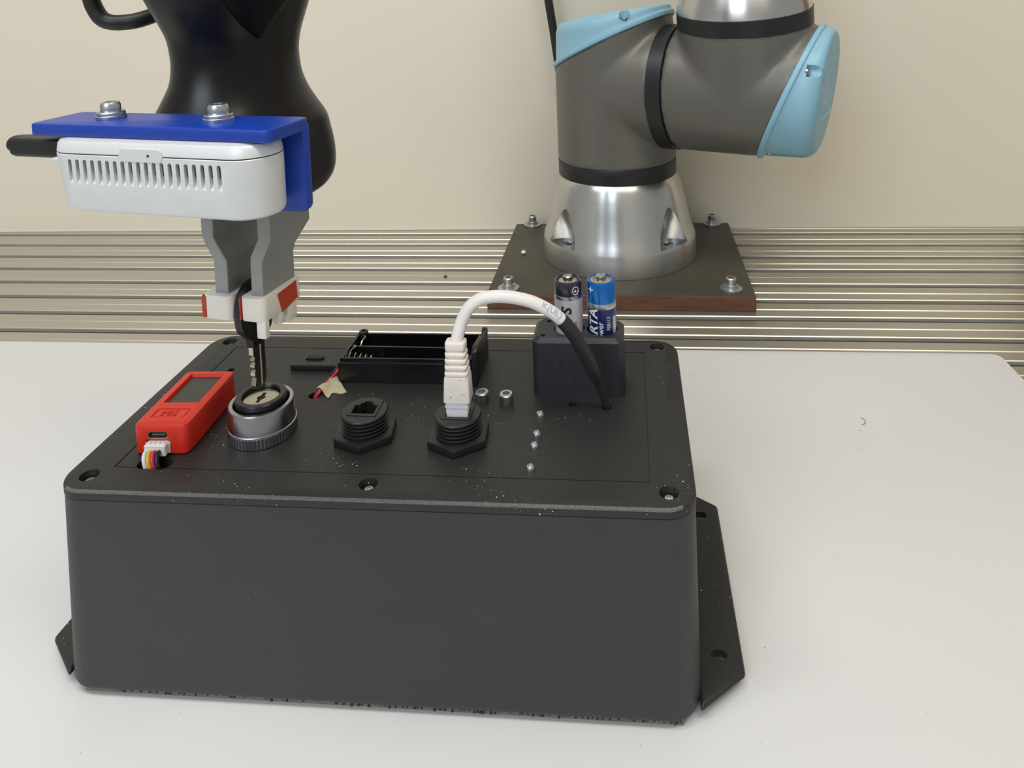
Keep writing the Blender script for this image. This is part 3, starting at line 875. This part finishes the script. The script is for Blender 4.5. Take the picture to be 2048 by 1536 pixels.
# ------------------------------------------------------------------ depth camera under the bracket
dc = thing('depth_camera', 'silver grey depth camera with a row of vent slots under the blue bracket', 'camera', (BXc, BYc, BZc - 31), YAW)
def stad(x0, x1, y0, y1, z, g=0, n=14):
    r = (y1 - y0) / 2 - g
    yc = (y0 + y1) / 2
    out = []
    for i in range(n + 1):
        t = R(-90 + 180 * i / n)
        out.append((x1 - (y1 - y0) / 2 + r * math.cos(t), yc + r * math.sin(t), z))
    for i in range(n + 1):
        t = R(90 + 180 * i / n)
        out.append((x0 + (y1 - y0) / 2 + r * math.cos(t), yc + r * math.sin(t), z))
    return out
def dcr(z, g, dl=0):
    return stad(-42.0 + dl, 48.6, -3.6, 19.0, z + 31, g)
bm = loft(bm_new(), [dcr(-30.6, 1.4, 3.6), dcr(-29.9, 0.5, 3.4), dcr(-28.6, 0.05, 3.2), dcr(-10.2, 0, 0), dcr(-9.95, 0.2, 0)])
cs = []
for k in range(20):
    xx = -29.3 + k * 63.0 / 19
    pts = []
    sl = []
    for a in range(0, 181, 30):
        sl.append((xx + 0.8 * math.cos(R(a)), -12.4 + 0.8 * math.sin(R(a))))
    bot_ = [(xx - 0.8 + 0.3, -20.6), (xx + 0.8 + 0.3, -20.6)]
    front = [(x, -6, z + 31) for x, z in sl + bot_]
    back = [(x, -1.0, (z if z > -20 else -16.6) + 31) for x, z in sl + bot_]
    mid = [(x, -3.55, (z if z > -20 else -20.3) + 31) for x, z in sl + bot_]
    cs.append(loft(bm_new(), [front, mid, back]))
allc = bm_new()
for c in cs:
    me_ = bpy.data.meshes.new('tmp')
    c.to_mesh(me_)
    c.free()
    allc.from_mesh(me_)
    bpy.data.meshes.remove(me_)
ho = obj('housing', finish(cut(bm, [allc]), 25), 'silver_body', dc)
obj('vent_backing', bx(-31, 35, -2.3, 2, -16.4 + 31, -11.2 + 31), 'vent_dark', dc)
bm = loft(bm_new(), [dcr(-9.6, 0.25), dcr(-9.35, 0.05), dcr(-6.6, 0.5), dcr(-5.4, 1.5), dcr(-4.8, 3.4), dcr(-4.62, 6)])
obj('back_cover', bm, 'silver_body', dc)
obj('seam_line', loft(bm_new(), [dcr(-10.1, 0.4), dcr(-9.4, 0.4)]), 'vent_dark', dc)
lp = [(x, z) for x, z in rrect(-7.2, 11.2, -11.6, -7.0, 1.8, 4)]
bm = loft(bm_new(), [[(x, y, z + 31) for x, z in lp] for y in (-3.85, -1)])
la = obj('port_cover', bevel(bm, 0.12, 1), 'silver_body', dc)
obj('pin_hole', xf(lt([(0.45, 0), (0.45, 0.15)], 10), Matrix.Translation((5.4, -3.87, -9.3 + 31)) @ Matrix.Rotation(R(90), 4, 'X')), 'hole', la)
obj('side_notch', bx(-40.6, -36.8, -1.0, 6, -14.2 + 31, -12.2 + 31, 0.5, 2), 'silver_body', dc)
us = thing('usb_lead', 'black lead plugged into the left end of the silver depth camera', 'cable', (BXc, BYc, BZc - 10), YAW)
bm = loft(bm_new(), [[(x, 8 + yy, zz + 0.1 - 0.4) for yy, zz in rrect(-4.2, 4.2, -3.7 + g, 3.5 - g, 1.6, 4)] for x, g in ((-66, 0.5), (-64.5, 0), (-42, 0))])
obj('plug_shell', bm, 'rubber', us)
obj('strain_relief', tb([(-64, 8, 0), (-68, 8, 0), (-72, 12, -0.5), (-74, 22, -2), (-72, 40, -4), (-66, 70, -5)], [3.3, 3.2, 3.0, 2.6, 2.2, 2.2], 14), 'rubber', us)

# ------------------------------------------------------------------ steel base plate with bolts
sp = thing('steel_plate', 'dark raw steel mounting plate with rusty edges bolted to the profiles', 'plate', (104.4, 425, EXT))
pw = [(-126.0, -100.0), (124.5, -102.0), (125.5, 101.0), (-125.5, 99.0)]
bm = prism(bm_new(), pw, 0, 15)
bevel(bm, 1.2, 2)
bm.normal_update()
for f in bm.faces:
    f.material_index = 1 if abs(f.normal.z) < 0.6 else 0
obj('plate', bm, ['plate', 'plate_edge'], sp)
for x, y, wh in ((-0.8, 519.0, 'rear left'), (210.6, 521.0, 'rear right'), (-2.0, 336.5, 'front left'), (208.3, 338.0, 'front right')):
    b = thing('bolt', 'zinc socket bolt with wide washer at the %s corner of the steel plate' % wh, 'bolt', (x, y, 12.0), 0, 'bolts of the steel plate')
    obj('bolt_head', lt([(4.6, 1.4), (4.8, 1.9), (4.8, 10.6), (4.2, 11.4), (2.7, 11.4), (2.6, 8), (0, 8)], 24), 'steel', b)
    obj('flat_washer', lt([(10.2, 0), (10.4, 0.2), (10.4, 1.4), (10, 1.6), (0, 1.6)], 36), 'steel', b)
    obj('spring_washer', lt([(6.2, 1.5), (6.4, 2.0), (6.2, 4.4), (0, 4.4)], 24), 'steel', b)
cr = obj('crumb', lt([(0.4, 0), (2.3, 0.8), (2.7, 2.2), (1.7, 3.6), (0.3, 4.1)], 9), 'crumb', None, (0.5, 426, 12))
tag(cr, 'white crumb lying on the steel plate left of the robot base', 'crumb')
cr = obj('crumb', bevel(bx(-1.6, 1.6, -0.9, 0.9, 0, 1.6), 0.3, 1), 'dark', None, (-79.5, 400, EXT))
tag(cr, 'small black crumb lying on the aluminium profiles behind the box', 'crumb')

# ------------------------------------------------------------------ grey robot arm
ua = thing('industrial_robot', 'grey robot arm with light blue joint caps standing on the steel plate', 'robot', (103.5, 437, 12))
UZ = 12 - TOP       # local z = fit z - UZ
pr = [(80.6, 0), (81, 0.6), (81, 20.5), (80.2, 24), (78.0, 30), (75.2, 38), (71.6, 58), (68.6, 72), (66, 81), (63.4, 86.4), (62, 87.5), (0, 87.5)]
bm = lt(pr, 96)
pk = []
PKT = [(-50.5, -46), (48.5, -47), (50, 50), (-50, 50)]
for x, y in PKT:
    nn = 40
    pk.append(loft(bm_new(), [[(x * f + rr_ * math.cos(2 * PI * i / nn), y * f + rr_ * math.sin(2 * PI * i / nn), z) for i in range(nn)] for z, f, rr_ in ((24.5, 1.10, 20.5), (45, 1.15, 14.0), (69, 1.115, 2.0))]))
    pk.append(lt([(6.2, 22.5), (6.2, 30)], 24, x, y))
me = cut(bm, pk)
base = obj('base', finish(me, 28), 'ur_alu', ua)
for x, y in PKT:
    obj('base_screw', lt([(5.6, 21.8), (5.6, 23.4), (3.3, 23.8), (3.2, 22.6), (0, 22.6)], 20, x, y), 'steel', base)
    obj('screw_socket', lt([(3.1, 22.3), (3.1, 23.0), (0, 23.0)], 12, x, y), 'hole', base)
obj('seal_ring', lt([(61.0, 87.3), (62.2, 87.8), (62.4, 88.4), (62.4, 102.4), (62.0, 103.2), (60, 103.4)], 80), 'ur_black', ua)
PSI, TLT = R(24.1), R(8.4)
ZC = 98.2 + 83           # crossing height above the root
RJ = 62.6
a_ = Vector((math.cos(PSI), -math.sin(PSI), 0))
b_ = Vector((math.sin(PSI), math.cos(PSI), 0))
k_ = Vector((0, 0, 1))
o_ = math.cos(TLT) * k_ - math.sin(TLT) * b_
def basis(zax, xax, org):
    y = zax.cross(xax)
    return Matrix((xax, y, zax)).transposed().to_4x4().copy(), org
def frame(zax, xax, org):
    y = zax.cross(xax)
    m4 = Matrix((xax, y, zax)).transposed().to_4x4()
    m4.translation = org
    return m4
J1 = frame(k_, a_, Vector((0, 0, ZC)))
DJ = 142.3
X2 = Vector((0, 0, ZC)) + DJ * a_
J2 = frame(a_, o_, X2)
SL, TL = 0.475, 0.13
def joint_mesh(down, out, M4, Z0L):
    bm = bm_new()
    n = 96
    r1 = [(RJ * math.cos(2 * PI * i / n), RJ * math.sin(2 * PI * i / n)) for i in range(n)]
    loft(bm, [[(x, y, -down) for x, y in r1], [(x, y, Z0L + 2 + SL * x) for x, y in r1]])
    rings = []
    for xx in (5, out):
        rings.append([(xx, RJ * math.cos(2 * PI * i / n), RJ * math.sin(2 * PI * i / n)) for i in range(n)])
    loft(bm, rings)
    bmesh.ops.recalc_face_normals(bm, faces=bm.faces[:])
    xf(bm, M4)
    return remesh(bm, 2.0, 26, 0.5)
OUT1, OUT2 = 60, 66.5
obj('shoulder_housing', joint_mesh(ZC - 101.5, OUT1 + 2, J1, 44.8), 'ur_grey', ua)
obj('elbow_housing', joint_mesh(DJ - OUT1 - 15, OUT2 + 2, J2, 39), 'ur_grey', ua)
MX = Matrix.Rotation(R(90), 4, 'Y')     # lathe axis z -> x
def ringband(M4, d0, r=63.4, h=15.5):
    return lt([(r - 1.2, d0), (r, d0 + 0.5), (r, d0 + h - 0.5), (r - 1.2, d0 + h)], 80, 0, 0, M4 @ MX)
obj('seal_ring', ringband(J1, OUT1), 'ur_black', ua)
obj('seal_ring', ringband(J2, OUT2), 'ur_black', ua)
obj('arm_tube', lt([(60, OUT2 + 15), (62.6, OUT2 + 15.4), (62.4, OUT2 + 19), (60, OUT2 + 27), (55, OUT2 + 38), (48.5, OUT2 + 48), (46.5, OUT2 + 65), (46, OUT2 + 330)], 80, 0, 0, J2 @ MX), 'ur_alu', ua)
def lid_bm(Z0L, Z1L):
    n = 120
    cols = []
    for i in range(n):
        t = 2 * PI * i / n
        c, s = math.cos(t), math.sin(t)
        x = 61.5 * c
        zb = Z0L + SL * x
        zt = Z1L + TL * x
        fr = max(1.5, min(15, (zt - zb - 6) * 0.7))
        col = [(58, zb - 0.5), (63.2, zb - 0.6), (64.4, zb + 0.6), (64.6, zb + 2.6), (63.8, zb + 4.6), (61.8, zb + 5.4)]
        if zt - fr > zb + 6:
            col.append((61.4, zb + 6.2))
        else:
            col.append((61.4, zb + 5.6))
        for k in range(6):
            q = R(90 * k / 5)
            col.append((60.8 - fr * 0.9 * (1 - math.cos(q)), zt - fr + fr * math.sin(q)))
        col.append((30, Z1L + TL * 30 * c))
        col.append((0.05, Z1L))
        cols.append([(r * c, r * s, z) for r, z in col])
    m = len(cols[0])
    return loft(bm_new(), [[cols[i][j] for i in range(n)] for j in range(m)])
def make_lid(M4, Z0L, Z1L, NOTCH):
    bm = lid_bm(Z0L, Z1L)
    cs = []
    for th, up in NOTCH:
        x, y = 61.5 * math.cos(R(th)), 61.5 * math.sin(R(th))
        zb = Z0L + SL * x
        cs.append(lt([(5.6, zb + 9.5), (5.6, 120)], 24, x * 0.985, y * 0.985))
    xf(bm, M4)
    for c in cs:
        xf(c, M4)
    o = obj('joint_cap', finish(cut(bm, cs), 38), 'ur_blue', ua)
    for th, up in NOTCH:
        x, y = 59.0 * math.cos(R(th)), 59.0 * math.sin(R(th))
        zb = Z0L + SL * x
        obj('cap_screw', lt([(3.2, zb + 9.6), (3.2, zb + 11.6), (2.6, zb + 12.4), (0, zb + 12.5)], 16, x, y, M4), 'chrome', o)
    return o
lid1 = make_lid(J1, 44.8, 75.8, [(-54, 1), (54, 1), (150, 0)])
lid2 = make_lid(J2, 39, 74, [(-54, 1), (54, 1), (-146, 0), (146, 0)])
LOGO = [[[40.1, -12.8], [25.4, -17.9], [8.6, -23.6], [-11.4, -31.0], [-22.4, -33.7], [-26.3, -22.6]], [[37.8, 17.6], [38.9, 34.5], [37.3, 43.0], [27.9, 41.7], [16.5, 37.2], [5.2, 33.9], [-1.3, 33.2], [-2.8, 43.8]],
        [[30.5, 13.4], [17.4, 6.1], [-0.2, 0.8], [-11.1, 0.5], [-21.2, -2.2], [-19.0, 32.9], [-14.0, 64.1]], [[39.0, 80.8], [31.6, 70.2], [24.0, 61.5], [18.5, 62.6], [13.4, 68.4], [7.5, 71.3], [1.4, 66.4], [-4.8, 54.5]]]
for ln in LOGO:
    obj('embossed_line', tb([J2 @ Vector((x, y * 0.6 - 3, 74.05 + TL * x)) for x, y in ln], 0.45, 6, 3), 'ur_line', lid2)
rc2 = obj('robot_cable', tb([(0, 0, 0), (-4.6, 0, 40), (-9, 0, 75), (-16, 0, 130), (-26, 0, 210), (-40, 0, 320), (-52, 0, 420)], 5.0, 12, 4), 'rubber', None, (37.5, 522, TOP + 100))
tag(rc2, 'straight black cable hanging behind the grey robot arm', 'cable')
